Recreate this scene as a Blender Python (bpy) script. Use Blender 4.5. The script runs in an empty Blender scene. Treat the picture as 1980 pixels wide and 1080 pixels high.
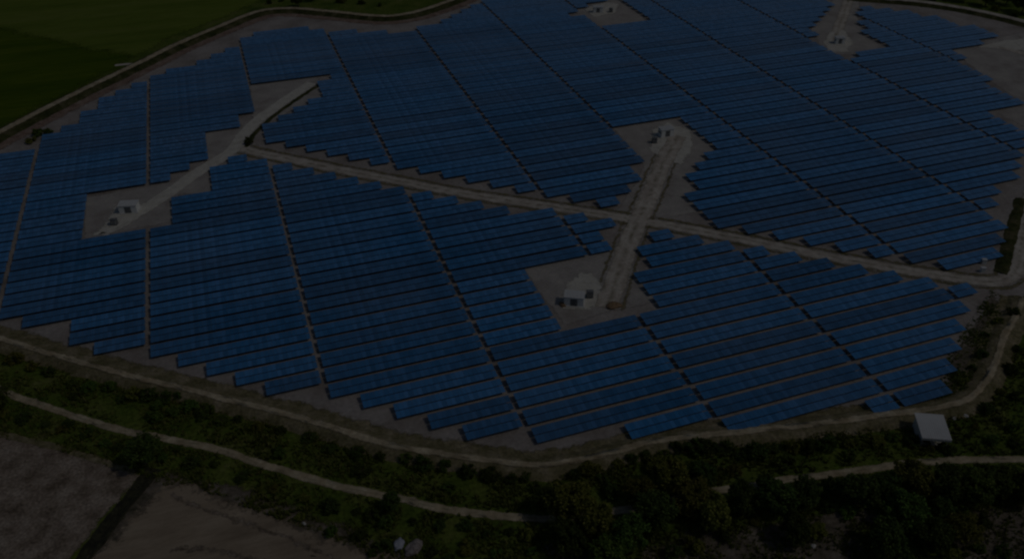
import bpy, bmesh, math, random
from mathutils import Vector, Matrix, noise

# ------------------------------------------------------------------ camera, sky, sun, exposure
C = bpy.context.scene
COL = C.collection
F_PX, CX, CY, H = 1614.0, 990.0, 540.0, 120.0          # focal length in photo pixels, photo centre, flying height (m)
PITCH = math.radians(35.47)
HEAD = math.radians(19.454)                             # camera heading, clockwise from +Y
cam = bpy.data.cameras.new('camera'); camo = bpy.data.objects.new('camera', cam); COL.objects.link(camo)
camo.location = (0, 0, H); camo.rotation_euler = (math.pi/2 - PITCH, 0, -HEAD)
cam.sensor_width = 36.0; cam.lens = F_PX/1980*36.0
cam.clip_start = 0.5; cam.clip_end = 20000
C.camera = camo

SUN_EL, SUN_AZ = math.radians(52), math.radians(122)     # azimuth clockwise from +Y
w = bpy.data.worlds.new('World'); C.world = w; w.use_nodes = True
nt = w.node_tree; nt.nodes.clear()
sky = nt.nodes.new('ShaderNodeTexSky'); sky.sky_type = 'NISHITA'; sky.sun_disc = False
sky.sun_elevation = SUN_EL; sky.sun_rotation = SUN_AZ; sky.air_density = 1.0; sky.dust_density = 1.3; sky.ozone_density = 1.5
bg = nt.nodes.new('ShaderNodeBackground'); bg.inputs[1].default_value = 0.15
wo = nt.nodes.new('ShaderNodeOutputWorld')
nt.links.new(sky.outputs[0], bg.inputs[0]); nt.links.new(bg.outputs[0], wo.inputs[0])
sl = bpy.data.lights.new('sun', 'SUN'); sl.energy = 2.7; sl.angle = math.radians(0.5); sl.color = (1, 0.95, 0.87)
so = bpy.data.objects.new('sun', sl); COL.objects.link(so); so.location = (0, 0, 200)
sd = Vector((math.sin(SUN_AZ)*math.cos(SUN_EL), math.cos(SUN_AZ)*math.cos(SUN_EL), math.sin(SUN_EL)))
so.rotation_euler = sd.to_track_quat('Z', 'Y').to_euler()
C.view_settings.view_transform = 'Standard'; C.view_settings.look = 'None'
C.view_settings.exposure = -3.7; C.view_settings.gamma = 1
C.cycles.filter_width = 2.4
C.cycles.max_bounces = 6

# ------------------------------------------------------------------ helpers
cp, sp, ch, sh = math.cos(PITCH), math.sin(PITCH), math.cos(HEAD), math.sin(HEAD)
FW = Vector((sh*cp, ch*cp, -sp)); RT = Vector((ch, -sh, 0)); UP = RT.cross(FW)
def g(x, y, z=0.0):
    """the place on level z that the photograph shows at pixel (x, y)"""
    d = FW + RT*((x-CX)/F_PX) + UP*((CY-y)/F_PX)
    t = (z-H)/d.z
    return Vector((d.x*t, d.y*t, z))
def gp(pts, z=0.0): return [g(x, y, z) for x, y in pts]
def inside(p, poly):
    x, y = p[0], p[1]; r = False; n = len(poly); j = n-1
    for i in range(n):
        a, b = poly[i], poly[j]
        if (a[1] > y) != (b[1] > y) and x < (b[0]-a[0])*(y-a[1])/(b[1]-a[1])+a[0]: r = not r
        j = i
    return r
def dist_path(p, path):
    best = 1e9; px, py = p[0], p[1]
    for a, b in zip(path, path[1:]):
        dx, dy = b[0]-a[0], b[1]-a[1]; L = dx*dx+dy*dy or 1e-9
        t = max(0, min(1, ((px-a[0])*dx+(py-a[1])*dy)/L))
        d = (a[0]+t*dx-px)**2+(a[1]+t*dy-py)**2
        if d < best: best = d
    return math.sqrt(best)
def smooth(pts, step):
    """Catmull-Rom through the points, resampled every step metres"""
    P = [pts[0]*2-pts[1]] + list(pts) + [pts[-1]*2-pts[-2]]
    dense = []
    for i in range(1, len(P)-2):
        a, b, c, d = P[i-1], P[i], P[i+1], P[i+2]
        n = max(4, int((c-b).length/step*2))
        for k in range(n):
            t = k/n
            dense.append(0.5*((2*b)+(c-a)*t+(2*a-5*b+4*c-d)*t*t+(3*b-a-3*c+d)*t*t*t))
    dense.append(pts[-1].copy())
    out = [dense[0]]; acc = 0
    for a, b in zip(dense, dense[1:]):
        acc += (b-a).length
        if acc >= step: out.append(b); acc = 0
    return out
def nz(x, y, s, seed=0.0): return noise.noise(Vector((x/s+seed*7.3, y/s-seed*3.1, seed)))
def link(name, me, mat=None, parent=None):
    o = bpy.data.objects.new(name, me); COL.objects.link(o)
    if mat:
        for m in (mat if isinstance(mat, (list, tuple)) else [mat]): me.materials.append(m)
    if parent: o.parent = parent
    return o
def mesh(name, verts, faces, smooth_=False):
    me = bpy.data.meshes.new(name); me.from_pydata([tuple(v) for v in verts], [], faces); me.update()
    if smooth_: me.polygons.foreach_set('use_smooth', [True]*len(me.polygons))
    return me
def tag(o, label=None, cat=None, group=None, kind=None):
    if label: o['label'] = label
    if cat: o['category'] = cat
    if group: o['group'] = group
    if kind: o['kind'] = kind
    return o
def empty(name, loc, rz=0):
    o = bpy.data.objects.new(name, None); COL.objects.link(o); o.location = loc; o.rotation_euler = (0, 0, rz); o.empty_display_size = .3
    return o
ONES = ['', 'first', 'second', 'third', 'fourth', 'fifth', 'sixth', 'seventh', 'eighth', 'ninth', 'tenth', 'eleventh', 'twelfth', 'thirteenth',
        'fourteenth', 'fifteenth', 'sixteenth', 'seventeenth', 'eighteenth', 'nineteenth']
TENS = {2: ('twentieth', 'twenty'), 3: ('thirtieth', 'thirty'), 4: ('fortieth', 'forty'), 5: ('fiftieth', 'fifty'), 6: ('sixtieth', 'sixty'), 7: ('seventieth', 'seventy')}
def ordw(n):
    if n < 20: return ONES[n]
    t, u = divmod(n, 10)
    return TENS[t][0] if u == 0 else TENS[t][1]+'-'+ONES[u]

class MB:
    """collects shapes for one mesh"""
    def __init__(s): s.v = []; s.f = []; s.mi = []
    def quad(s, a, b, c, d, mi=0):
        n = len(s.v); s.v += [a, b, c, d]; s.f.append((n, n+1, n+2, n+3)); s.mi.append(mi)
    def box(s, x0, x1, y0, y1, z0, z1, mi=0, M=None):
        n = len(s.v)
        P = [Vector(p) for p in ((x0,y0,z0),(x1,y0,z0),(x1,y1,z0),(x0,y1,z0),(x0,y0,z1),(x1,y0,z1),(x1,y1,z1),(x0,y1,z1))]
        if M: P = [M @ p for p in P]
        s.v += P
        for f in ((0,3,2,1),(4,5,6,7),(0,1,5,4),(1,2,6,5),(2,3,7,6),(3,0,4,7)):
            s.f.append(tuple(n+i for i in f)); s.mi.append(mi)
    def tube(s, pts, rad, k=6, mi=0):
        n0 = len(s.v); m = len(pts)
        for i, p in enumerate(pts):
            a = pts[max(0, i-1)]; b = pts[min(m-1, i+1)]
            d = (b-a).normalized(); u = d.orthogonal().normalized(); v_ = d.cross(u)
            r = rad[i] if isinstance(rad, (list, tuple)) else rad
            for j in range(k):
                t = 2*math.pi*j/k; s.v.append(p+u*math.cos(t)*r+v_*math.sin(t)*r)
        for i in range(m-1):
            for j in range(k):
                a = n0+i*k+j; b = n0+i*k+(j+1) % k
                s.f.append((a, b, b+k, a+k)); s.mi.append(mi)
        s.f.append(tuple(n0+(m-1)*k+j for j in range(k))); s.mi.append(mi)
    def data(s, name, smooth_=False):
        me = mesh(name, s.v, s.f, smooth_); me.polygons.foreach_set('material_index', s.mi); return me
    def build(s, name, mat, parent=None, smooth_=False): return link(name, s.data(name, smooth_), mat, parent)

# ------------------------------------------------------------------ materials
def new_mat(name):
    m = bpy.data.materials.new(name); m.use_nodes = True
    return m, m.node_tree, m.node_tree.nodes['Principled BSDF']
def mottled(name, cols, scale=0.2, detail=6, rough=0.95, bump=0.3, fine=None, bscale=3.0, stretch=None, spec=0.2, edge=False, wear=None):
    """cols: list of (position, rgb) along noise; fine = (scale, amount) of a second grain; world-space coordinates"""
    m, t, b = new_mat(name); N = t.nodes; L = t.links
    geo = N.new('ShaderNodeNewGeometry'); vec = geo.outputs['Position']
    if stretch:
        mp = N.new('ShaderNodeMapping'); mp.inputs['Rotation'].default_value[2] = stretch[0]; mp.inputs['Scale'].default_value = stretch[1]
        L.new(vec, mp.inputs['Vector']); vec = mp.outputs[0]
    n1 = N.new('ShaderNodeTexNoise'); n1.inputs['Scale'].default_value = scale; n1.inputs['Detail'].default_value = detail; n1.inputs['Roughness'].default_value = 0.62
    L.new(vec, n1.inputs['Vector'])
    r = N.new('ShaderNodeValToRGB'); e = r.color_ramp.elements
    while len(e) < len(cols): e.new(0.5)
    for k, (p, c) in enumerate(cols): e[k].position = p; e[k].color = (*c, 1)
    L.new(n1.outputs['Fac'], r.inputs[0]); out = r.outputs[0]
    if fine:
        n2 = N.new('ShaderNodeTexNoise'); n2.inputs['Scale'].default_value = fine[0]; n2.inputs['Detail'].default_value = 5; L.new(vec, n2.inputs['Vector'])
        mr = N.new('ShaderNodeMapRange'); mr.inputs['From Min'].default_value = 0.3; mr.inputs['From Max'].default_value = 0.7
        mr.inputs['To Min'].default_value = 1-fine[1]; mr.inputs['To Max'].default_value = 1+fine[1]; L.new(n2.outputs['Fac'], mr.inputs['Value'])
        mx = N.new('ShaderNodeVectorMath'); mx.operation = 'SCALE'; L.new(out, mx.inputs[0]); L.new(mr.outputs[0], mx.inputs['Scale']); out = mx.outputs[0]
    if wear:                                     # unworn middle and shoulders of a wheel track
        at = N.new('ShaderNodeAttribute'); at.attribute_name = 'wear'
        nw = N.new('ShaderNodeTexNoise'); nw.inputs['Scale'].default_value = 0.45; nw.inputs['Detail'].default_value = 5; L.new(geo.outputs['Position'], nw.inputs['Vector'])
        mw = N.new('ShaderNodeMapRange'); mw.inputs['From Min'].default_value = 0.38; mw.inputs['From Max'].default_value = 0.66; L.new(nw.outputs['Fac'], mw.inputs['Value'])
        ml = N.new('ShaderNodeMath'); ml.operation = 'MULTIPLY'; L.new(at.outputs['Fac'], ml.inputs[0]); L.new(mw.outputs[0], ml.inputs[1])
        mm = N.new('ShaderNodeMix'); mm.data_type = 'RGBA'; L.new(ml.outputs[0], mm.inputs['Factor']); L.new(out, mm.inputs['A']); mm.inputs['B'].default_value = (*wear, 1); out = mm.outputs['Result']
    L.new(out, b.inputs['Base Color']); b.inputs['Roughness'].default_value = rough; b.inputs['Specular IOR Level'].default_value = spec
    if edge:                                      # the layer thins out raggedly towards its rim
        at = N.new('ShaderNodeAttribute'); at.attribute_name = 'cover'
        ne = N.new('ShaderNodeTexNoise'); ne.inputs['Scale'].default_value = 0.7; ne.inputs['Detail'].default_value = 6; ne.inputs['Roughness'].default_value = .7; L.new(geo.outputs['Position'], ne.inputs['Vector'])
        ma = N.new('ShaderNodeMath'); ma.operation = 'MULTIPLY_ADD'; L.new(ne.outputs['Fac'], ma.inputs[0]); ma.inputs[1].default_value = 1.3; L.new(at.outputs['Fac'], ma.inputs[2])
        me_ = N.new('ShaderNodeMapRange'); me_.inputs['From Min'].default_value = 1.02; me_.inputs['From Max'].default_value = 1.30; L.new(ma.outputs[0], me_.inputs['Value'])
        tp = N.new('ShaderNodeBsdfTransparent'); mx_ = N.new('ShaderNodeMixShader')
        L.new(me_.outputs[0], mx_.inputs[0]); L.new(tp.outputs[0], mx_.inputs[1]); L.new(b.outputs[0], mx_.inputs[2]); L.new(mx_.outputs[0], N['Material Output'].inputs[0])
    if bump:
        n3 = N.new('ShaderNodeTexNoise'); n3.inputs['Scale'].default_value = bscale; n3.inputs['Detail'].default_value = 6; L.new(geo.outputs['Position'], n3.inputs['Vector'])
        bp = N.new('ShaderNodeBump'); bp.inputs['Strength'].default_value = bump; bp.inputs['Distance'].default_value = 0.4
        L.new(n3.outputs['Fac'], bp.inputs['Height']); L.new(bp.outputs[0], b.inputs['Normal'])
    return m
def foliage(name, c0, c1, c2, transl=0.25):
    m, t, b = new_mat(name); N = t.nodes; L = t.links
    geo = N.new('ShaderNodeNewGeometry'); oi = N.new('ShaderNodeObjectInfo')
    r = N.new('ShaderNodeValToRGB'); e = r.color_ramp.elements; e.new(0.5)
    for k, (p, c) in enumerate(((0, c0), (0.55, c1), (1, c2))): e[k].position = p; e[k].color = (*c, 1)
    L.new(geo.outputs['Random Per Island'], r.inputs[0])
    hs = N.new('ShaderNodeHueSaturation'); L.new(r.outputs[0], hs.inputs['Color'])
    a = N.new('ShaderNodeMapRange'); a.inputs['To Min'].default_value = 0.475; a.inputs['To Max'].default_value = 0.515; L.new(oi.outputs['Random'], a.inputs['Value']); L.new(a.outputs[0], hs.inputs['Hue'])
    v = N.new('ShaderNodeMapRange'); v.inputs['To Min'].default_value = 0.75; v.inputs['To Max'].default_value = 1.3; L.new(oi.outputs['Random'], v.inputs['Value']); L.new(v.outputs[0], hs.inputs['Value'])
    L.new(hs.outputs[0], b.inputs['Base Color']); b.inputs['Roughness'].default_value = 0.7; b.inputs['Specular IOR Level'].default_value = 0.08
    tr = N.new('ShaderNodeBsdfTranslucent'); L.new(hs.outputs[0], tr.inputs[0])
    mx = N.new('ShaderNodeMixShader'); mx.inputs[0].default_value = transl
    L.new(b.outputs[0], mx.inputs[1]); L.new(tr.outputs[0], mx.inputs[2]); L.new(mx.outputs[0], N['Material Output'].inputs[0])
    return m
def plain(name, c, rough=0.6, metal=0, grain=0.15, scale=3):
    v = [tuple(x*(1-grain) for x in c), tuple(min(1, x*(1+grain)) for x in c)]
    m = mottled(name, [(0.3, v[0]), (0.7, v[1])], scale=scale, rough=rough, bump=0, spec=0.4)
    m.node_tree.nodes['Principled BSDF'].inputs['Metallic'].default_value = metal
    return m

M = {}
M['ground'] = mottled('rough_grass', [(0.30, (.032,.052,.009)), (0.46, (.062,.090,.014)), (0.60, (.090,.108,.024)), (0.76, (.13,.115,.06))], scale=0.11, fine=(1.3, .4), bump=.5, bscale=1.2, spec=0.03)
M['farm'] = mottled('bare_soil', [(0.32, (.17,.145,.125)), (0.5, (.235,.21,.19)), (0.68, (.285,.26,.24))], scale=0.09, fine=(1.1, .16), bump=.25, edge=True)
M['pad'] = mottled('packed_soil', [(0.32, (.215,.19,.17)), (0.5, (.27,.25,.228)), (0.7, (.33,.305,.27))], scale=0.16, fine=(1.6, .12), bump=.2, edge=True)
M['gravel'] = mottled('pale_gravel', [(0.3, (.33,.31,.27)), (0.5, (.41,.39,.34)), (0.7, (.47,.45,.40))], scale=0.5, fine=(4, .15), bump=.3, edge=True)
M['road'] = mottled('dirt_track', [(0.3, (.29,.25,.21)), (0.5, (.385,.345,.295)), (0.7, (.47,.43,.375))], scale=0.22, fine=(1.5, .14), bump=.25, edge=True, wear=(.13,.115,.07))
M['track'] = mottled('worn_track', [(0.3, (.22,.17,.10)), (0.5, (.34,.28,.185)), (0.7, (.44,.38,.27))], scale=0.3, fine=(1.5, .18), bump=.3, edge=True, wear=(.13,.115,.07))
M['verge'] = mottled('dry_grass', [(0.3, (.085,.078,.036)), (0.5, (.145,.125,.07)), (0.7, (.22,.185,.125))], scale=0.3, fine=(1.5, .3), bump=.6, bscale=1.5, spec=0.03, edge=True)
M['bank'] = mottled('grassy_bank', [(0.3, (.02,.026,.009)), (0.5, (.042,.046,.016)), (0.72, (.10,.085,.05))], scale=0.22, fine=(1.5, .35), bump=.6, bscale=1.5, spec=0.03)
M['green_pale'] = mottled('young_rice', [(0.3, (.070,.102,.012)), (0.5, (.094,.126,.018)), (0.7, (.115,.138,.03))], scale=0.06, detail=5, fine=(.5, .16), bump=.3, stretch=(.42, (.25, 2.2, 1)), spec=0.03, edge=True)
M['green_dark'] = mottled('dense_rice', [(0.28, (.034,.062,.003)), (0.5, (.052,.082,.004)), (0.72, (.078,.104,.008))], scale=0.06, detail=5, fine=(.5, .16), bump=.3, stretch=(.42, (.25, 2.2, 1)), spec=0.03, edge=True)
M['plough'] = mottled('ploughed_earth', [(0.33, (.10,.075,.052)), (0.5, (.19,.15,.115)), (0.68, (.27,.225,.18))], scale=0.25, fine=(2.0, .3), bump=.6, bscale=1.3, edge=True)
M['bare'] = mottled('smooth_earth', [(0.3, (.17,.13,.09)), (0.5, (.235,.185,.13)), (0.7, (.29,.235,.17))], scale=0.18, fine=(1.5, .1), bump=.2, stretch=(.45, (.35, 1.6, 1)), edge=True)
M['ditch'] = mottled('wet_ditch', [(0.3, (.012,.012,.008)), (0.6, (.035,.034,.018))], scale=0.5, fine=(2, .3), bump=.5)
M['scrub'] = mottled('scrub_soil', [(0.3, (.04,.038,.02)), (0.5, (.11,.09,.068)), (0.7, (.19,.165,.135))], scale=0.25, fine=(1.6, .25), bump=.5, edge=True)
M['crest'] = mottled('worn_crest', [(0.3, (.10,.085,.05)), (0.5, (.20,.17,.125)), (0.68, (.33,.29,.24))], scale=0.35, fine=(1.8, .2), bump=.35, edge=True, wear=(.13,.115,.07))
M['strip'] = mottled('brown_verge', [(0.3, (.10,.062,.045)), (0.5, (.18,.125,.095)), (0.7, (.24,.19,.15))], scale=0.3, fine=(1.5, .25), bump=.4, edge=True)
M['rock'] = mottled('pale_stone', [(0.3, (.30,.29,.27)), (0.7, (.5,.48,.45))], scale=1.5, bump=.4)
M['heap'] = mottled('rubble', [(0.3, (.13,.105,.095)), (0.7, (.30,.265,.245))], scale=1.2, fine=(4, .3), bump=.6)
M['soil'] = mottled('dug_soil', [(0.3, (.12,.075,.04)), (0.7, (.25,.17,.10))], scale=1.2, fine=(4, .3), bump=.6)
M['tarp'] = plain('grey_tarpaulin', (.26,.27,.31), .6)
M['white'] = plain('white_paint', (.62,.62,.6), .5)
M['roofing'] = plain('grey_roofing', (.44,.44,.43), .45, grain=.06, scale=.8)
M['wall'] = plain('pale_wall', (.45,.45,.43), .7)
M['steel'] = plain('galvanised_steel', (.42,.43,.44), .4, .6)
M['dark'] = plain('dark_paint', (.10,.105,.11), .5)
M['concrete'] = plain('concrete', (.42,.41,.38), .9)
M['bark'] = plain('bark', (.11,.085,.06), .9, grain=.35)
M['leaf_olive'] = foliage('olive_leaves', (.068,.080,.012), (.118,.126,.020), (.17,.165,.04))
M['leaf_green'] = foliage('green_leaves', (.036,.072,.012), (.068,.112,.018), (.11,.15,.03))
M['leaf_dark'] = foliage('dark_leaves', (.024,.044,.010), (.048,.074,.014), (.08,.108,.024))
M['leaf_fresh'] = foliage('fresh_leaves', (.035,.065,.010), (.06,.10,.018), (.10,.145,.03))
M['grass'] = foliage('grass_blades', (.052,.074,.010), (.090,.115,.018), (.14,.14,.045), .2)

def panel_mat():
    m, t, b = new_mat('blue_silicon_glass'); N = t.nodes; L = t.links
    geo = N.new('ShaderNodeNewGeometry'); oi = N.new('ShaderNodeObjectInfo')
    r = N.new('ShaderNodeValToRGB'); e = r.color_ramp.elements; e.new(.5)
    for k, (p, c) in enumerate(((0, (.013,.092,.215)), (.5, (.020,.120,.275)), (1, (.036,.148,.330)))): e[k].position = p; e[k].color = (*c, 1)
    L.new(geo.outputs['Random Per Island'], r.inputs[0])
    hs = N.new('ShaderNodeHueSaturation'); L.new(r.outputs[0], hs.inputs['Color'])
    v = N.new('ShaderNodeMapRange'); v.inputs['To Min'].default_value = .72; v.inputs['To Max'].default_value = 1.28; L.new(oi.outputs['Random'], v.inputs['Value']); L.new(v.outputs[0], hs.inputs['Value'])
    # a film of dust in broad drifts, strengthened to paint sky glare into the colour
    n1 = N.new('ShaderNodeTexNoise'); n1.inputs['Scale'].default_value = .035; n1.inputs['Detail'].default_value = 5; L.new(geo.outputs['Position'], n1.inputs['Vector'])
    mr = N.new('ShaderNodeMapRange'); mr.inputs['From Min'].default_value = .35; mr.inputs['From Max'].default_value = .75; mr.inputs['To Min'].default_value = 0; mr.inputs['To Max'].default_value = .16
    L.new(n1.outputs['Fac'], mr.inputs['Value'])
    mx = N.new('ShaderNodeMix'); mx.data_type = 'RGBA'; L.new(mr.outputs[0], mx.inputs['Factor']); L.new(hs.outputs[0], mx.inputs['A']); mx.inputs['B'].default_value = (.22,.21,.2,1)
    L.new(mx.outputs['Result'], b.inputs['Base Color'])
    b.inputs['Sheen Weight'].default_value = .8; b.inputs['Sheen Roughness'].default_value = .35; b.inputs['Sheen Tint'].default_value = (.8,.85,.9,1)   # dust sheen, weighted up to imitate sky glare on the far rows
    b.inputs['Roughness'].default_value = .06; b.inputs['IOR'].default_value = 1.5; b.inputs['Specular IOR Level'].default_value = .5
    return m
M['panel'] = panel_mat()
M['module_frame'] = plain('aluminium_frame', (.07,.10,.15), .45, .2)

# ------------------------------------------------------------------ the lie of the land, in photo pixels
LEFT_ROAD = [(-90,305),(-40,283),(0,262),(80,220),(160,180),(280,122),(340,92),(420,58),(500,27),(560,21),(620,25),(700,33),(745,36),(790,31),(840,17),(900,-6),(960,-32),(1040,-62)]
RIGHT_ROAD = [(1400,-50),(1500,-36),(1570,-20),(1640,-4),(1760,6),(1830,15),(1900,28),(1980,47),(2060,72),(2200,130)]
DIKE = [(-140,628),(-60,645),(0,660),(100,690),(200,718),(270,737),(380,762),(450,781),(560,808),(660,838),(760,868),(860,884),(960,898),(1050,905),(1150,889),(1250,862),(1330,851),(1450,839),(1600,823),(1700,810),(1820,792),(1880,770),(1922,708),(1940,655),(1962,615),(1976,580)]
GATE_ROAD = [(455,283),(500,296),(560,308),(640,325),(770,350),(900,375),(1100,405),(1235,426),(1400,456),(1500,476),(1600,496),(1720,517),(1800,530),(1890,543),(1935,543),(1962,525),(1974,480),(1984,420),(2000,350),(2030,260)]
CROSS_ROAD = [(1172,596),(1186,560),(1205,500),(1222,455),(1237,420),(1262,365),(1285,310),(1312,262)]
SPUR_ROAD = [(212,437),(265,412),(320,378),(380,335),(425,308),(455,285),(470,262),(500,232),(555,192),(605,160)]
NORTH_ROAD = [(1650,-30),(1641,0),(1625,45),(1612,82)]
EAST_ROAD = [(2050,150),(1995,112),(1955,97),(1915,88)]
OUTER_TRACK = [(-60,728),(-20,745),(20,762),(80,783),(180,815),(240,833),(320,848),(420,868),(500,895),(600,925),(680,945),(780,965),(850,982),(930,993),(1010,1000),(1080,1002),(1200,986),(1340,957),(1440,941),(1500,931),(1560,922),(1660,910),(1750,896),(1850,889),(1990,888),(2100,892)]
PADS = {
 'south': [(1010,515),(1190,476),(1262,560),(1268,583),(1180,603),(1092,628),(1050,575)],
 'middle': [(1183,244),(1312,222),(1382,290),(1330,345),(1355,408),(1275,425),(1190,412),(1235,345),(1245,318)],
 'north': [(1104,24),(1195,-10),(1205,-4),(1250,42),(1150,52)],
 'spur_end': [(483,166),(612,147),(628,186),(560,215),(510,250),(492,262)],
 'bend': [(395,258),(462,238),(505,290),(470,300),(398,322)],
 'west': [(163,382),(345,350),(400,312),(408,372),(345,376),(345,425),(165,462)],
 'top_right': [(1566,60),(1600,20),(1615,-15),(1668,-10),(1655,30),(1668,60),(1712,92),(1650,108),(1600,104)],
 'east': [(1838,97),(1930,74),(2030,50),(2060,240),(1975,198),(1905,150)],
 'east_notch': [(1922,216),(2000,196),(2040,270),(1982,246)],
}
PANELS = [(-160,330),(-60,325),(0,296),(75,282),(130,240),(235,175),(300,150),(440,97),(495,62),(560,54),(620,56),(700,62),(770,63),(830,48),(900,20),(945,-5),(1010,-45),
          (1560,-45),(1590,2),(1640,12),(1760,24),(1820,34),(1890,56),(1905,68),(2010,60),(2020,250),(1985,292),(1955,338),(1930,366),(1905,402),(1930,440),(1914,492),(1912,556),
          (1876,608),(1846,655),(1822,702),(1808,772),(1710,782),(1640,796),(1400,827),(1200,840),(1035,853),(922,840),(815,824),(712,786),(628,765),(538,757),(453,742),(298,686),(208,671),(145,655),(120,626),(0,617),(-160,600)]
FIELD_PLOUGH = [(-80,828),(0,842),(100,866),(190,893),(268,918),(205,990),(112,1105),(-80,1105)]
FIELD_BARE = [(165,1105),(250,1005),(318,940),(360,934),(450,972),(560,1010),(690,1060),(770,1105)]
FIELD_DITCH = [(300,905),(262,950),(205,1022),(140,1110)]
RICE_PALE = [(-120,70),(0,90),(140,110),(262,112),(330,72),(420,40),(485,10),(560,-30),(500,-70),(-120,-70)]
RICE_DARK = [(-120,30),(0,55),(130,84),(258,113),(160,166),(80,206),(0,246),(-120,300)]
SCRUB_SOIL = [[(1220,1105),(1255,1062),(1330,1032),(1480,1016),(1570,998),(1690,986),(1702,1003),(1640,1030),(1700,1105)], [(1820,1105),(1835,1005),(1900,985),(2010,978),(2010,1105)],
              [(1120,1105),(1050,1062),(1090,1050),(1180,1070)]]

# ------------------------------------------------------------------ setting: ground sheets, roads, banks
def sheet(name, poly, z, mat, ragged=0.0, step=2.0, seed=1, rim=0.8):
    pts = []
    n = len(poly)
    for i in range(n):
        a, b = poly[i], poly[(i+1) % n]; d = b-a; L = d.length; k = max(1, int(L/step))
        nn = Vector((d.y, -d.x, 0)).normalized()
        for j in range(k):
            p = a+d*(j/k); o = ragged*(nz(p.x, p.y, 5, seed)+.6*nz(p.x, p.y, 1.7, seed+3))
            pts.append(Vector((p.x+nn.x*o, p.y+nn.y*o, z)))
    area = sum(a.x*b.y-b.x*a.y for a, b in zip(pts, pts[1:]+pts[:1])); sg = 1 if area > 0 else -1
    m = len(pts); nrm = []
    for k in range(m):
        d = (pts[(k+1) % m]-pts[k-1]); d.z = 0
        nrm.append(Vector((d.y, -d.x, 0)).normalized()*sg)
    ins = [pts[k]-nrm[k]*rim for k in range(m)]; outs = [pts[k]+nrm[k]*rim-Vector((0, 0, .012)) for k in range(m)]
    bm = bmesh.new(); lay = bm.verts.layers.float.new('cover')
    vs = [bm.verts.new(p) for p in ins]; vo = [bm.verts.new(p) for p in outs]
    es = [bm.edges.new((vs[k], vs[(k+1) % m])) for k in range(m)]
    bmesh.ops.triangle_fill(bm, edges=es, use_beauty=True, normal=(0, 0, 1))
    for v in vs: v[lay] = 1.0
    for k in range(m): bm.faces.new((vs[k], vo[k], vo[(k+1) % m], vs[(k+1) % m]))
    for f in bm.faces:
        f.normal_update()
        if f.normal.z < 0: f.normal_flip()
    me = bpy.data.meshes.new(name); bm.to_mesh(me); bm.free()
    return tag(link(name, me, mat), kind='structure')
def strip(name, path, profile, mat, jitter=0.35, step=1.0, seed=1, kind='structure', zn=0.0, cover=None, wear=None):
    """profile: list of (offset, height) across the path; offsets wander by jitter so that the edges are uneven"""
    P = smooth(path, step); V = []; Fc = []; k = len(profile)
    for i, p in enumerate(P):
        d = (P[min(len(P)-1, i+1)]-P[max(0, i-1)]).normalized(); nrm = Vector((d.y, -d.x, 0))
        for j, (o, z) in enumerate(profile):
            s = o+(jitter*(nz(p.x, p.y, 4, seed+j)+.7*nz(p.x, p.y, 1.3, seed+j+9)))
            V.append(Vector((p.x+nrm.x*s, p.y+nrm.y*s, z+zn*nz(p.x+j, p.y, 2.2, seed+j))))
    for i in range(len(P)-1):
        for j in range(k-1):
            a = i*k+j; Fc.append((a, a+1, a+k+1, a+k))
    me = mesh(name, V, Fc, True)
    ca = me.attributes.new('cover', 'FLOAT', 'POINT'); wa = me.attributes.new('wear', 'FLOAT', 'POINT')
    ca.data.foreach_set('value', (cover or [1.0]*k)*len(P)); wa.data.foreach_set('value', (wear or [0.0]*k)*len(P))
    if sum(p.normal.z for p in me.polygons) < 0: me.flip_normals()
    return tag(link(name, me, mat), kind=kind)

BIG = 7000
gm = MB(); gm.quad(Vector((-BIG,-BIG,0)), Vector((BIG,-BIG,0)), Vector((BIG,BIG,0)), Vector((-BIG,BIG,0)))
tag(gm.build('ground', M['ground']), kind='structure')

wl, wr, wd = gp(LEFT_ROAD), gp(RIGHT_ROAD), gp(DIKE)
wg, wc, ws, wn, we, wt = gp(GATE_ROAD), gp(CROSS_ROAD), gp(SPUR_ROAD), gp(NORTH_ROAD), gp(EAST_ROAD), gp(OUTER_TRACK)
farm_outline = wl + wr + gp([(2300,300),(2040,420),(1985,560)]) + wd[::-1] + gp([(-260,480)])
sheet('solar_farm_ground', farm_outline, 0.03, M['farm'], .4, 4)
for k, (n_, p) in enumerate(PADS.items()): sheet('packed_earth_yard', gp(p), 0.06, M['pad'], .5, 1.5, k+3)
aprons = {'south': [(1100,548),(1120,526),(1150,530),(1163,552),(1158,580),(1140,598),(1092,596),(1082,585)], 'middle': [(1262,250),(1290,236),(1335,252),(1340,285),(1318,318),(1290,312),(1258,292)],
          'west': [(178,455),(210,425),(222,402),(250,388),(278,398),(276,416),(262,430),(236,442),(205,458)], 'north': [(1128,18),(1170,4),(1196,8),(1190,26),(1150,34)],
          'east': [(1890,92),(1930,80),(1985,74),(1988,100),(1950,96)],
          'top_right': [(1592,84),(1606,62),(1632,60),(1650,84),(1640,100),(1606,102)]}
for k, p in enumerate(aprons.values()): sheet('gravel_apron', gp(p), 0.12, M['gravel'], .9, 1.0, k+20, 1.5)
def track(name, path, wdt, z, mat, seed, j=.4, soft=.7):
    h = wdt/2
    return strip(name, path, [(-h-soft, z-.03), (-h+soft*.5, z), (-h*.45, z+.02), (0, z+.03), (h*.45, z+.02), (h-soft*.5, z), (h+soft, z-.03)], mat, j, 1.0, seed, cover=[0, 1, 1, 1, 1, 1, 0], wear=[1, .5, 0, .9, 0, .5, 1])
def road(name, path, wdt, z=0.09, seed=1, j=.4): return track(name, path, wdt, z, M['road'], seed, j)
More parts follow.
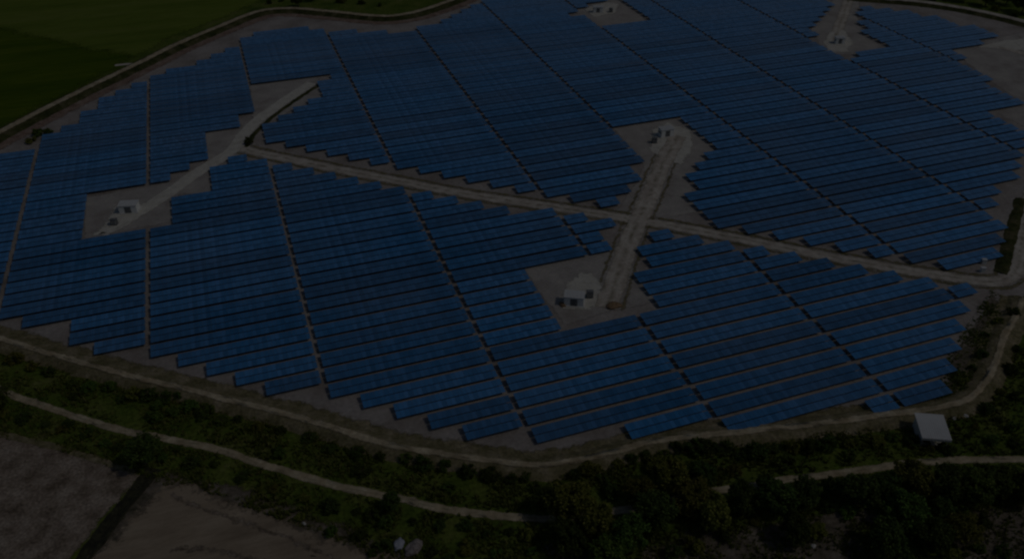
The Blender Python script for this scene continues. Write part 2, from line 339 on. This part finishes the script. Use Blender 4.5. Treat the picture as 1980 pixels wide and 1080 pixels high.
road('dirt_road', wg, 3.6, .10, 2); road('dirt_road', wc, 5.0, .14, 3, .6); track('dirt_road', ws, 4.4, .14, M['gravel'], 4); road('dirt_road', wn, 4.2, .10, 5); road('dirt_road', we, 3.4, .10, 6)
# wheel-worn soil verges beside the gate road
for s in (-1, 1): strip('road_verge', wg[:-4], [(s*1.7, .065), (s*2.4, .08), (s*3.2, .075), (s*4.2, .055)], M['verge'], .5, 1.0, 30+s, cover=[.2, .55, .6, 0])
def beside(path, off):
    out = []
    for k in range(len(path)):
        d = (path[min(len(path)-1, k+1)]-path[max(0, k-1)]).normalized(); out.append(path[k]+Vector((d.y, -d.x, 0))*off)
    return out
strip('verge', beside(wl, 6.5), [(-3, .05), (-1, .085), (1, .085), (3.4, .055)], M['strip'], .7, 1.2, 33, cover=[.3, .9, .8, 0])
strip('verge', beside(wd, -3.6), [(-2.2, .05), (-.7, .085), (.5, .085), (1.6, .055)], M['verge'], .8, 1.2, 34, cover=[0, .62, .8, .8])
strip('verge', beside(ws[5:], 3.3), [(-.8, .06), (0, .2), (.9, .06)], M['bank'], .35, .8, 35)
strip('verge', gp([(1976,385),(1962,430),(1951,475),(1941,512),(1934,530)]), [(-1.6, .05), (-.5, .35), (.6, .35), (1.8, .05)], M['bank'], .5, .8, 38)
strip('verge', beside(wc, 3.6), [(-.9, .07), (0, .10), (1.2, .06)], M['verge'], .6, .8, 36, cover=[.2, .65, 0])
strip('verge', beside(wc, -3.6), [(-1.2, .07), (0, .10), (.9, .06)], M['verge'], .6, .8, 37, cover=[0, .65, .2])
def bank(path, hgt, top, run, mat_in, seed):
    return strip('embankment', path, [(-top/2-run, -.05), (-top/2-run*.45, hgt*.55), (-top/2, hgt), (top/2, hgt), (top/2+run*.45, hgt*.55), (top/2+run, -.05)], mat_in, .45, 1.2, seed, zn=.12)
bank(wl, 1.0, 3.8, 2.6, M['bank'], 11); track('perimeter_road', wl, 2.4, 1.18, M['track'], 12, .35)
bank(wr, 1.0, 4.2, 2.6, M['bank'], 13); track('perimeter_road', wr, 3.6, 1.18, M['road'], 14, .35)
bank(wd, .9, 2.4, 2.0, M['verge'], 15); track('dike_path', wd, 1.2, 1.07, M['track'], 16, .4, .5)
track('dirt_track', wt, 1.45, .10, M['track'], 17, .35, .5)
sheet('field_margin', gp([(290,925),(340,912),(460,945),(580,985),(700,1030),(800,1080),(800,1110),(150,1110)]), .035, M['scrub'], 1.2, 1.5, 40, 2.0)
sheet('farm_soil_patch', gp([(1838,705),(1868,655),(1900,610),(1918,570),(1940,600),(1925,650),(1900,700),(1862,752),(1822,772)]), .05, M['scrub'], .8, 1.5, 39, 1.5)
sheet('ploughed_field', gp(FIELD_PLOUGH), .05, M['plough'], .6, 1.5, 41, 1.2)
sheet('bare_field', gp(FIELD_BARE), .05, M['bare'], 1.6, 1.5, 42, 3.5)
strip('field_ditch', gp(FIELD_DITCH), [(-1.5, .10), (-.9, .22), (-.4, .03), (.4, .03), (.9, .22), (1.5, .10)], M['ditch'], .35, .8, 43)
strip('field_edge', gp([(-60,825),(0,838),(100,862),(190,889),(262,912)]), [(-.7, .06), (0, .3), (.7, .06)], M['verge'], .3, .7, 44, zn=.1)
strip('field_furrow', gp([(330,1062),(400,1062),(480,1078),(560,1105)]), [(-1.6, .06), (0, .10), (1.6, .06)], M['plough'], .7, .8, 45, cover=[0, .58, 0])
strip('field_furrow', gp([(330,955),(400,985),(500,1018),(600,1058),(660,1085)]), [(-1.3, .06), (0, .085), (1.3, .06)], M['plough'], .7, .8, 46, cover=[0, .6, 0])
sheet('rice_field', gp(RICE_PALE), .04, M['green_pale'], 1.5, 4, 47, 5.0); sheet('rice_field', gp(RICE_DARK), .052, M['green_dark'], 3.0, 4, 48, 7.0)
for k, p in enumerate(SCRUB_SOIL): sheet('scrub_soil', gp(p), .04, M['scrub'], 1.0, 1.5, 50+k, 1.8)
strip('field_edge', gp([(222,127),(250,124),(276,124)]), [(-.9, .06), (.9, .06)], M['road'], .4, 1.0, 49)

# ------------------------------------------------------------------ solar tables
COLX = [-130.5, -96.0, -61.7, -28.7, 6.2, 41.7, 78.2, 115.5, 153.1, 190.5, 228.5, 267.0, 305.5, 344.0]
Y0, PITCH_Y, DEPTH, TILT, ZNEAR = 104.8, 5.16, 3.88, math.radians(5.5), 0.85
GAP = 0.55; NQ = 6                                   # a full table is six racks long
panel_poly = gp(PANELS, .9); clear = [gp(p, .9) for p in PADS.values()]
roads_clear = [(wg, 4.0), (wc, 4.2), (ws, 3.4), (wn, 3.6), (we, 3.0)]
def cell_ok(x0, x1, y0, y1):
    cx, cy = (x0+x1)/2, (y0+y1)/2
    pts = [(x0+.8, y0+.4), (x1-.8, y0+.4), (x0+.8, y1-.4), (x1-.8, y1-.4)]
    if not inside((cx, cy), panel_poly): return False
    for c in clear:
        if inside((cx, cy), c) or sum(inside(p, c) for p in pts) >= 3: return False
    for path, r in roads_clear:
        if min(dist_path((cx, cy), path), dist_path((x0+1, cy), path), dist_path((x1-1, cy), path)) < r: return False
    return True
def seen(x, y):
    d = Vector((x, y, 1-H)); z = d.dot(FW)
    return -40 < CX+F_PX*d.dot(RT)/z < 2020 and -30 < CY-F_PX*d.dot(UP)/z < 1110
tables = []
for r in range(-4, 62):
    y = Y0+PITCH_Y*r
    for c in range(len(COLX)-1):
        xa, xb = COLX[c]+GAP, COLX[c+1]-GAP; q = (xb-xa)/NQ
        run = None
        for k in range(NQ+1):
            ok = k < NQ and cell_ok(xa+k*q, xa+(k+1)*q, y, y+DEPTH) 
            if ok and run is None: run = k
            if not ok and run is not None:
                if any(seen(xa+run*q+(k-run)*q*t, y+2) for t in (0, .25, .5, .75, 1)): tables.append((c, r, xa+run*q, y, (k-run), q))
                run = None
def table_data(n, q):
    """panel array and frame of a table n quarters long, in table space: origin below the near left corner"""
    p = MB(); L = n*q; nm = 6*n; wm = L/nm; ct, st = math.cos(TILT), math.sin(TILT)
    T = Matrix.Translation((0, 0, ZNEAR)) @ Matrix.Rotation(TILT, 4, 'X')
    dep = DEPTH/ct; hm = dep/2
    for row in range(2):
        for k in range(nm):
            x0, x1, y0, y1 = k*wm+.012, (k+1)*wm-.012, row*hm+(.02, .09)[row], (row+1)*hm-(.09, .02)[row]
            p.box(x0, x1, y0, y1, -.03, .008, 1, T)
            b = .014
            p.quad(*[T @ Vector(v) for v in ((x0+b, y0+b, .012), (x1-b, y0+b, .012), (x1-b, y1-b, .012), (x0+b, y1-b, .012))], 0)
    f = MB()
    for yy in (.35, hm-.3, hm+.3, dep-.35): f.box(.02, L-.02, yy-.03, yy+.03, -.11, -.035, 0, T)
    m = max(2, round(L/4.2)); 
    for k in range(m+1):
        x = .4+(L-.8)*k/m
        f.box(x-.04, x+.04, .15, dep-.15, -.2, -.113, 0, T)
        for yy in (.9, dep-.9):
            zt = ZNEAR+yy*st-.2; f.box(x-.055, x+.055, yy*ct-.055, yy*ct+.055, -.05, zt)
    return p.data('panel_array'), f.data('support_frame')
cache = {}
def tdata(n, q):
    key = (n, round(q, 3))
    if key not in cache:
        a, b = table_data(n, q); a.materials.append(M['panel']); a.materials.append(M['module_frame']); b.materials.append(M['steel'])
        cache[key] = (a, b)
    return cache[key]
def apparent(t):
    c, r, x, y, n, q = t; return n*q*DEPTH/((x+n*q/2)**2+y*y+H*H)
order = sorted(tables, key=apparent, reverse=True)
solo = set(order[:300]); rng = random.Random(5)
cols_used = sorted({t[0] for t in tables}); rank = {}
for c in cols_used:
    for i, t in enumerate(sorted([t for t in tables if t[0] == c], key=lambda t: (t[1], t[2]))): rank[t] = (i+1, cols_used.index(c)+1)
rest_v, rest_f, rest_m = [], [], []
size_word = {1: 'very short', 2: 'short', 3: 'half-length', 4: 'shortened', 5: 'slightly shortened', 6: 'long'}
for t in sorted(tables, key=lambda t: (t[1], t[0])):
    c, r, x, y, n, q = t; pd, fd = tdata(n, q)
    z = .10*nz(x, y, 40, 2)+rng.uniform(-.04, .04); rx = math.radians(rng.uniform(-.5, .5)); ry = math.radians(rng.uniform(-.12, .12)); rz = math.radians(rng.uniform(-.1, .1))
    if t in solo:
        o = empty('solar_table', (x, y, z)); o.rotation_euler = (rx, ry, rz)
        i, j = rank[t]
        tag(o, f"{size_word[n]} blue solar table, {ordw(i)} from the near end in the {ordw(j)} column from left", 'solar panel', 'solar tables set out in rows')
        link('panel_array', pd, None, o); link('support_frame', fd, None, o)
    else:
        X = Matrix.Translation((x, y, z)) @ Matrix.Rotation(rx, 4, 'X')
        for me, off in ((pd, 0), (fd, 2)):
            n0 = len(rest_v); rest_v += [X @ v.co for v in me.vertices]
            for p in me.polygons: rest_f.append(tuple(n0+i for i in p.vertices)); rest_m.append(p.material_index+off)
if rest_v:
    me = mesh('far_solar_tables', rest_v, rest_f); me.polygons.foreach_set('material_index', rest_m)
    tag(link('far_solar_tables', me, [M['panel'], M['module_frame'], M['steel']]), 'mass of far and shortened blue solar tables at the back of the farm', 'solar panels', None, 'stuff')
print('tables', len(tables), 'solo', len(solo))

# ------------------------------------------------------------------ inverter stations, canopy, small things
def cabin(p, rz, L, W, Hh, label, louvres=3):
    o = empty('inverter_cabin', p, rz); tag(o, label, 'inverter cabin', 'inverter cabins on the yards')
    b = MB(); b.box(-L/2, L/2, -W/2, W/2, .25, Hh); b.build('body', M['white'], o)
    b = MB(); b.box(-L/2-.4, L/2+.4, -W/2-.4, W/2+.4, 0, .25); b.build('plinth', M['concrete'], o)
    b = MB(); n = 6
    b.box(-L/2-.15, L/2+.15, -W/2-.15, W/2+.15, Hh+.003, Hh+.12)
    for k in range(n): b.box(-L/2-.12+(L+.2)*k/n, -L/2+(L+.2)*k/n, -W/2-.14, W/2+.14, Hh+.123, Hh+.17)
    b.build('roof', M['roofing'], o)
    b = MB(); b.box(-L*.18, L*.18, -W/2-.05, -W/2-.002, .3, Hh-.35); d = b.build('door', M['dark'], o)
    b = MB(); b.box(L*.10, L*.13, -W/2-.10, -W/2-.052, 1.1, 1.35); b.build('handle', M['steel'], d)
    for k in range(louvres):
        b = MB()
        for s in range(5): b.box(-L/2-.05, -L/2-.002, -W/2+.25+k*(W-.4)/louvres, -W/2+.15+(k+.8)*(W-.4)/louvres, Hh*.45+s*.14, Hh*.45+s*.14+.09)
        b.build('vent', M['dark'], o)
    return o
def transformer(p, rz, label):
    o = empty('transformer', p, rz); tag(o, label, 'transformer', 'transformers beside the inverter cabins')
    b = MB(); b.box(-.8, .8, -.6, .6, .2, 1.7); b.box(-.9, .9, -.7, .7, 0, .2); b.box(-.85, .85, -.65, .65, 1.7, 1.8); b.build('tank', M['dark'], o)
    for s in (-1, 1):
        b = MB()
        for k in range(7): b.box(-.7+k*.22, -.62+k*.22, s*.6 if s > 0 else -.85, .85 if s > 0 else -.6, .5, 1.5)
        b.build('cooling_fins', M['steel'], o)
    for k in range(3):
        b = MB(); x = -.45+k*.45
        b.tube([Vector((x,0,1.8)), Vector((x,0,1.95)), Vector((x,0,2.2))], [.1,.14,.05], 8); b.build('bushing', M['concrete'], o)
A = -HEAD
cabin(g(1110,586), A-.15, 4.6, 2.8, 2.6, 'white inverter cabin with dark door on the yard in front of the crossroads')
transformer(g(1140,574), A, 'dark transformer on pale gravel in the yard nearest the camera')
cabin(g(1287,262), A+.3, 4.4, 2.7, 2.6, 'white inverter cabin on the yard beyond the crossroads')
transformer(g(1265,276), A, 'small dark transformer on the yard beyond the crossroads')
cabin(g(252,408), A+.1, 4.8, 3.0, 2.5, 'white inverter cabin on the rounded gravel apron of the left yard')
transformer(g(222,434), A, 'dark transformer at the left yard among the solar rows')
cabin(g(1156,24), A, 4.2, 2.4, 2.5, 'white inverter cabin on the yard at the top edge of the photo')
transformer(g(1181,24), A, 'dark transformer on the yard at the top edge of the photo')
cabin(g(1622,84), A, 3.6, 2.4, 2.5, 'white inverter cabin at the foot of the road at top right')

def canopy():
    p = g(1803,864); o = empty('open_shed', p, -math.radians(26)); tag(o, 'pale grey roofed open shed beside the dike above the outer track', 'shed')
    W, D = 4.8, 5.4; zf, zb = 2.7, 3.3           # near eave, far eave
    r = MB(); n = 13
    for k in range(n):                            # corrugated sheets
        x0 = -W/2-.35+(W+.7)*k/n; x1 = x0+(W+.7)/n-.03
        for a, b, u, v_ in ((x0, (x0+x1)/2, 0, .04), ((x0+x1)/2, x1, .04, 0)):
            r.quad(Vector((a,-.4,zf+u)), Vector((b,-.4,zf+v_)), Vector((b,D+.4,zb+v_)), Vector((a,D+.4,zb+u)))
    r.box(-W/2-.35, W/2+.35, -.42, D+.42, -.06, -.01, 0, Matrix.Translation((0,0,zf)) @ Matrix.Rotation(math.atan2(zb-zf, D), 4, 'X'))
    r.build('roof', M['roofing'], o)
    f = MB(); f.box(-W/2-.3, W/2+.3, -.5, -.44, zf-.5, zf-.02); f.build('fascia', M['wall'], o)
    s = MB(); n0 = len(s.v); s.box(-W/2-.06, -W/2+.02, .1, D-.1, 0, zf-.1); s.build('side_wall', M['wall'], o)
    b = MB(); b.box(-W/2+.1, W/2-.1, D-.06, D+.02, 0, zb-.12); b.build('back_wall', M['wall'], o)
    for x in (-W/2+.02, W/2-.1):
        for y in (-.2, D/2, D-.2):
            if x < 0 and y > 0: continue
            l = MB(); l.box(x-.07, x+.07, y-.07, y+.07, 0, zf+y*(zb-zf)/D-.09); l.build('post', M['steel'], o)
    b = MB(); b.box(-W/2+.3, W/2-.3, .3, D-.3, 0, .05); b.build('floor_slab', M['concrete'], o)
canopy()
def blob(name, p, r, mat, label, cat, seed, group=None, flat=.7):
    bm = bmesh.new(); bmesh.ops.create_icosphere(bm, subdivisions=3, radius=1)
    for v in bm.verts:
        k = 1+.35*noise.noise(v.co*1.4+Vector((seed*5, 0, seed)))+.15*noise.noise(v.co*4+Vector((seed, 2, 0)))
        v.co = Vector((v.co.x*r[0]*k, v.co.y*r[1]*k, v.co.z*r[2]*k*flat))
    me = bpy.data.meshes.new(name); bm.to_mesh(me); bm.free()
    o = link(name, me, mat); o.location = p+Vector((0, 0, r[2]*flat*.35)); o.rotation_euler = (0, 0, seed*1.7)
    return tag(o, label, cat, group)
blob('boulder', g(1758,796), (.7,.5,.6), M['rock'], 'pale boulder on the dike path just above the shed', 'rock', 1, 'pale boulders by the shed')
blob('boulder', g(1844,809), (.5,.4,.4), M['rock'], 'small pale boulder at the right back corner of the shed', 'rock', 2, 'pale boulders by the shed')
blob('boulder', g(1864,802), (.8,.5,.4), M['rock'], 'flat pale boulder lying right of the shed near the dike', 'rock', 3, 'pale boulders by the shed')
blob('rubble_heap', g(800,1060), (1.7,1.2,.9), M['heap'], 'brownish pink rubble heap among bushes at the bottom edge', 'heap', 4)
blob('rubble_heap', g(588,1012), (.4,.3,.3), M['rock'], 'small pale stone at the corner of the bare field', 'rock', 5)
blob('rubble_heap', g(1572,1055), (.5,.4,.4), M['rock'], 'pale stone on scrubby soil at the bottom right', 'rock', 6)
blob('soil_heap', g(1186,592), (1.9,1.3,1.0), M['soil'], 'brown soil heap at the right rim of the yard nearest the camera', 'heap', 11)
blob('soil_heap', g(1088,590), (1.0,.8,.7), M['soil'], 'small brown soil heap left of the nearest inverter cabin', 'heap', 12)
def tarp():
    o = blob('tarpaulin_stack', g(771,1053), (1.3,.9,.8), M['tarp'], 'grey tarpaulin covered stack left of the rubble heap', 'stack', 8, flat=.8); return o
tarp()
def box_cabinet(p, label):
    o = empty('utility_box', p, A); tag(o, label, 'utility box', 'utility boxes at the gate')
    b = MB(); b.box(-.55, .55, -.4, .4, .12, 1.25); b.build('body', M['white'], o)
    b = MB(); b.box(-.62, .62, -.47, .47, 1.253, 1.33); b.build('lid', M['roofing'], o)
    b = MB(); b.box(-.48, .48, -.43, -.402, .2, 1.15); b.build('door', M['wall'], o)
    b = MB(); b.box(-.65, .65, -.5, .5, 0, .12); b.build('plinth', M['concrete'], o)
box_cabinet(g(1901,509), 'white utility box by the gate bend, farther of two'); box_cabinet(g(1899,525), 'white utility box by the gate bend, nearer the road')

# ------------------------------------------------------------------ trees and shrubs
def leaf_mesh(rx, rz, zc, lobes, per, size, seed, droop=.3):
    """many small leaf-sized faces gathered in clumps through the crown's volume"""
    R = random.Random(seed); mb = MB()
    cl = []
    for k in range(lobes):
        a = R.uniform(0, 2*math.pi); u = R.random()**.45; h = R.uniform(-.8, 1)
        rr = rx*u*math.sqrt(max(.05, 1-.75*h*h)); cl.append((Vector((rr*math.cos(a), rr*math.sin(a), zc+rz*h*(.75+.25*R.random()))), R.uniform(.5, 1.15)*rx*.33))
    for c, r in cl:
        for k in range(per):
            d = Vector((R.gauss(0,1), R.gauss(0,1), R.gauss(0,.75))).normalized()*r*R.uniform(.35, 1.05)
            p = c+d
            if p.z < .05: p.z = R.uniform(.05, .3)
            n = (d.normalized()*.7+Vector((R.uniform(-1,1), R.uniform(-1,1), R.uniform(0,1.2)))).normalized()
            u = n.orthogonal().normalized(); u.rotate(Matrix.Rotation(R.uniform(0, 6.28), 3, n)); v = n.cross(u); s = size*R.uniform(.6, 1.4)
            mb.quad(p-u*s*.5, p-v*s*.32, p+u*s*.5-n*s*droop*.3, p+v*s*.32)
    return mb.data('crown')
def trunk_mesh(h, r, rx, zc, seed):
    R = random.Random(seed); mb = MB()
    top = Vector((R.uniform(-.3,.3), R.uniform(-.3,.3), h))
    mb.tube([Vector((0,0,-.1)), Vector((0,0,h*.25)), top*.6, top], [r*1.3, r, r*.75, r*.4], 7)
    for k in range(6):
        a = k*1.05+R.uniform(-.3,.3); z = h*R.uniform(.45,.95); L = rx*R.uniform(.5,.85); s = Vector((top.x*z/h, top.y*z/h, z))
        e = s+Vector((math.cos(a)*L, math.sin(a)*L, L*R.uniform(.35,.8)))
        mb.tube([s, (s+e)/2+Vector((0,0,.15)), e], [r*.5, r*.33, r*.12], 5)
    return mb.data('trunk', True)
TREES = []
for k in range(4): TREES.append((leaf_mesh(3.1, 2.1, 3.9, 64, 70, .46, 100+k), trunk_mesh(3.2, .2, 3.0, 3.9, 200+k)))
SHRUBS = []
for k in range(5): SHRUBS.append((leaf_mesh(1.35, .75, .8, 26, 40, .32, 300+k), trunk_mesh(.7, .07, 1.1, .8, 400+k)))
for a, b in TREES+SHRUBS: a.materials.append(None); b.materials.append(M['bark'])
def plant(kind, data, p, s, leaf, seed, names=('crown', 'trunk'), zs=1.0):
    rr = random.Random(seed*13); o = empty(kind, p, seed*2.399); o.scale = (s*rr.uniform(.8, 1.3), s*rr.uniform(.8, 1.3), s*zs)
    c = link(names[0], data[0], None, o); c.material_slots[0].link = 'OBJECT'; c.material_slots[0].material = M[leaf]
    link(names[1], data[1], None, o)
    return o
# trees: photo pixel of the foot, size, foliage
TREE_LIST = [
 # (x, y, scale, leaf, label)
 (283,897,1.0,'leaf_dark','round dark tree covering the outer track above the field ditch'),
 (-8,800,1.15,'leaf_dark','dark tree at the left edge beside the outer track'),
 (1098,1000,1.25,'leaf_olive','big olive tree hiding the right end of the outer track stretch'),
 (1060,985,.8,'leaf_dark','dark slim tree at the left flank of the big olive tree'),
 (1150,1030,1.05,'leaf_olive','olive tree right below the big olive tree'),
 (1095,1062,.95,'leaf_dark','dark tree below the big olive tree at the bottom edge'),
 (1215,1058,1.1,'leaf_fresh','bright green tree near the bottom edge right of the olive trees'),
 (1172,1085,.8,'leaf_green','green tree at the bottom edge below the bright green one'),
 (1290,948,1.15,'leaf_olive','olive tree hiding the outer track between its two visible stretches'),
 (1235,968,.85,'leaf_olive','small olive tree left of the one hiding the outer track'),
 (1335,985,.95,'leaf_olive','olive tree just below the hidden stretch of outer track'),
 (1265,1012,1.0,'leaf_dark','dark tree in deep shade between olive trees at bottom centre'),
 (1372,1012,1.0,'leaf_olive','olive tree above the scrubby soil at bottom centre right'),
 (1352,935,.8,'leaf_dark','dark narrow tree between dike and outer track right of centre'),
 (1430,985,.95,'leaf_dark','dark tree below the broken pale stretch of the outer track'),
 (1490,985,1.0,'leaf_dark','dark tree above the scrubby soil patch'),
 (1478,948,.6,'leaf_dark','small dark tree standing across the outer track'),
 (1545,975,.9,'leaf_dark','dark tree below the right part of the outer track'),
 (1530,1045,.9,'leaf_dark','lone dark green tree in the middle of the scrubby soil'),
 (1655,975,1.0,'leaf_dark','dark tree left of the olive tree under the right track stretch'),
 (1755,950,1.05,'leaf_olive','olive tree directly below the shed across the track'),
 (1705,965,.9,'leaf_dark','dark tree below the track left of the olive tree'),
 (1820,960,1.05,'leaf_dark','dark tree below the track just right of the shed'),
 (1872,965,1.0,'leaf_green','green speckled tree below the track at right'),
 (1925,955,1.0,'leaf_green','green tree below the track near the right edge'),
 (1972,965,1.05,'leaf_dark','dark tree at the right edge below the track'),
 (1745,1015,1.0,'leaf_fresh','bright topped tree in the bottom right thicket'),
 (1708,1070,1.05,'leaf_dark','dark tree at the bottom edge right of the scrubby soil'),
 (1795,1060,1.0,'leaf_dark','dark tree at the bottom edge of the right thicket'),
 (1850,1045,.95,'leaf_olive','olive tree at the left rim of the bottom right soil'),
 (1815,1010,.8,'leaf_dark','dark small tree inside the bottom right thicket'),
 (757,985,.62,'leaf_dark','small dark tree cutting across the outer track left of centre'),
 (577,14,.9,'leaf_dark','black looking tree beyond the perimeter road at the top edge'),
 (605,2,.8,'leaf_dark','dark tree at the top edge right of the black tree'),
 (1976,26,1.3,'leaf_dark','dark tree in the top right corner beyond the perimeter road'),
 (1905,12,1.1,'leaf_green','green tree beyond the top right perimeter road'),
 (1862,4,1.0,'leaf_green','green tree left of its neighbour beyond the top right road'),
 (1945,10,1.1,'leaf_fresh','light green tree between the top right dark tree and its neighbour'),
]
for k, (x, y, s, lf, lab) in enumerate(TREE_LIST):
    o = plant('tree', TREES[k % 4], g(x, y), s, lf, k+1); tag(o, lab, 'tree', 'trees around the solar farm')
# shrubs by zone, ranked from left to right
def zone(pts, smin, smax, leaves, phrase, cat_group, seed):
    R = random.Random(seed)
    for i, (x, y) in enumerate(sorted(pts)):
        lf = R.choice(leaves); s = R.uniform(smin, smax)
        o = plant('shrub', SHRUBS[R.randrange(5)], g(x, y), s, lf, i+seed, ('foliage', 'stem'), R.uniform(.8, 1.15))
        tag(o, f"{ {'leaf_dark':'dark','leaf_green':'green','leaf_olive':'olive','leaf_fresh':'bright'}[lf] } shrub {phrase}, {ordw(i+1)} from the left", 'shrub', cat_group)
DK = [(30,700),(62,712),(95,722),(140,745),(150,768),(175,752),(215,752),(235,775),(262,768),(290,770),(305,790),(322,775),(335,798),(345,770),(368,790),(300,812),(395,800),(430,815),(462,812),(500,830),(545,835),(600,850),(640,872),(690,880),(735,884),(785,890),(822,902),(860,905),(905,915),(950,922),(990,930),(1015,925),(1035,945),(870,945),(700,915),(540,880)]
zone(DK, .7, 1.35, ['leaf_dark','leaf_green','leaf_green','leaf_olive','leaf_dark'], 'on the grass between dike and outer track', 'shrubs below the dike at left', 500)
DR = [(1110,920),(1140,912),(1165,930),(1195,900),(1222,890),(1250,885),(1262,905),(1285,882),(1310,872),(1340,872),(1365,868),(1400,872),(1430,885),(1460,880),(1490,870),(1530,868),(1560,872),(1600,865),(1640,862),(1690,855),(1725,850),(1420,915),(1520,900),(1180,955),(1640,885),(1765,858)]
zone(DR, .75, 1.5, ['leaf_dark','leaf_dark','leaf_green','leaf_olive'], 'on the slope right of the dike bend', 'shrubs below the dike at right', 560)
OT = [(8,800),(45,812),(88,822),(120,832),(135,822),(160,845),(175,835),(205,860),(230,868),(262,880),(315,888),(345,870),(372,900),(415,900),(470,925),(530,948),(590,965),(640,985),(690,990),(720,1000),(745,1012),(800,1010),(850,1018),(900,1020),(940,1035),(985,1030),(1020,1040),(1030,1068),(960,1070),(900,1062),(870,1082),(835,1070),(745,1060),(720,1072),(695,1040),(640,1030),(580,1000)]
zone(OT, .5, 1.15, ['leaf_dark','leaf_olive','leaf_green','leaf_dark'], 'between outer track and bottom fields', 'shrubs below the outer track', 620)
RB = [(1610,945),(1590,960),(1680,935),(1720,925),(1775,920),(1845,915),(1900,918),(1960,915),(1600,985),(1640,995),(1770,985),(1660,1080),(1760,1085),(1840,1080),(1890,1060),(1900,1010),(1460,1010),(1400,1040),(1340,1060),(1300,1075),(1580,1030),(1940,1070)]
zone(RB, .6, 1.3, ['leaf_dark','leaf_dark','leaf_olive','leaf_green'], 'in the thicket at bottom right', 'shrubs in the bottom right thicket', 700)
RE = [(1955,610),(1930,625),(1905,650),(1895,690),(1880,715),(1860,740),(1965,680),(1950,720),(1935,760),(1965,770),(1905,795),(1930,815),(1960,830),(1885,825),(1870,845),(1915,855),(1960,862),(1820,868),(1838,874),(1800,870)]
zone(RE, .5, 1.2, ['leaf_dark','leaf_olive','leaf_dark','leaf_green'], 'along the right rim of the farm', 'shrubs along the right rim', 760)
FAR = [(700,8),(660,5),(735,12),(520,8),(545,3),(1800,3),(1830,2),(1925,20),(1960,32),(75,262),(95,258),(62,275),(480,277)]
zone(FAR, .8, 1.5, ['leaf_dark','leaf_green','leaf_olive'], 'along the far perimeter road or left bend', 'shrubs along far roads', 800)

# ------------------------------------------------------------------ grass and weeds (stuff)
def grass(name, n, poly_px, seed, hmin, hmax, avoid, mat, label):
    R = random.Random(seed); V = []; Fc = []; poly = poly_px
    xs = [p[0] for p in poly]; ys = [p[1] for p in poly]; c = 0; tries = 0
    bad = [gp(p) for p in (FIELD_PLOUGH, FIELD_BARE, [(320,940),(268,918),(205,990),(112,1105),(165,1105),(250,1005)])]
    while c < n and tries < n*6:
        tries += 1
        x, y = R.uniform(min(xs), max(xs)), R.uniform(min(ys), max(ys))
        if not inside((x, y), poly): continue
        p = g(x, y)
        if nz(p.x, p.y, 6, seed) < R.uniform(-.45, .25): continue
        if any(inside(p, b) for b in bad) or any(dist_path(p, q) < r for q, r in avoid): continue
        h = R.uniform(hmin, hmax)*(1+.6*nz(p.x, p.y, 9, seed+1)); c += 1
        for k in range(R.randint(3, 5)):
            a = R.uniform(0, 6.28); d = Vector((math.cos(a), math.sin(a), 0)); s = Vector((-d.y, d.x, 0))*h*R.uniform(.16, .3)
            o = p+Vector((R.uniform(-.25,.25), R.uniform(-.25,.25), 0)); lean = d*h*R.uniform(.2,.8); n0 = len(V)
            V += [o-s, o+s, o+lean*.5+s*.8+Vector((0,0,h*.65)), o+lean+Vector((0,0,h*R.uniform(.7,1)))]
            Fc.append((n0, n0+1, n0+2, n0+3))
    tag(link(name, mesh(name, V, Fc, False), mat), label, 'grass', None, 'stuff')
BELOW = [(-30,672)]+[(x, y+10) for x, y in DIKE if 0 <= x < 1890]+[(1905,790),(1945,700),(2000,640),(2000,1100),(-30,1100)]
grass('weeds', 17000, BELOW, 3, .25, .75, [(wt, 1.2), (wd, 1.4)], M['grass'], 'rough weeds and grass covering the ground outside the dike')
RIM = [(1975,590),(1958,620),(1935,660),(1915,705),(1870,765),(1800,790),(1822,705),(1850,660),(1880,612),(1915,562)]
grass('weeds', 1500, RIM, 4, .2, .6, [(wd, 1.2), (wg, 2.4)], M['grass'], 'sparse weeds on dark soil between right panel ends and dike')
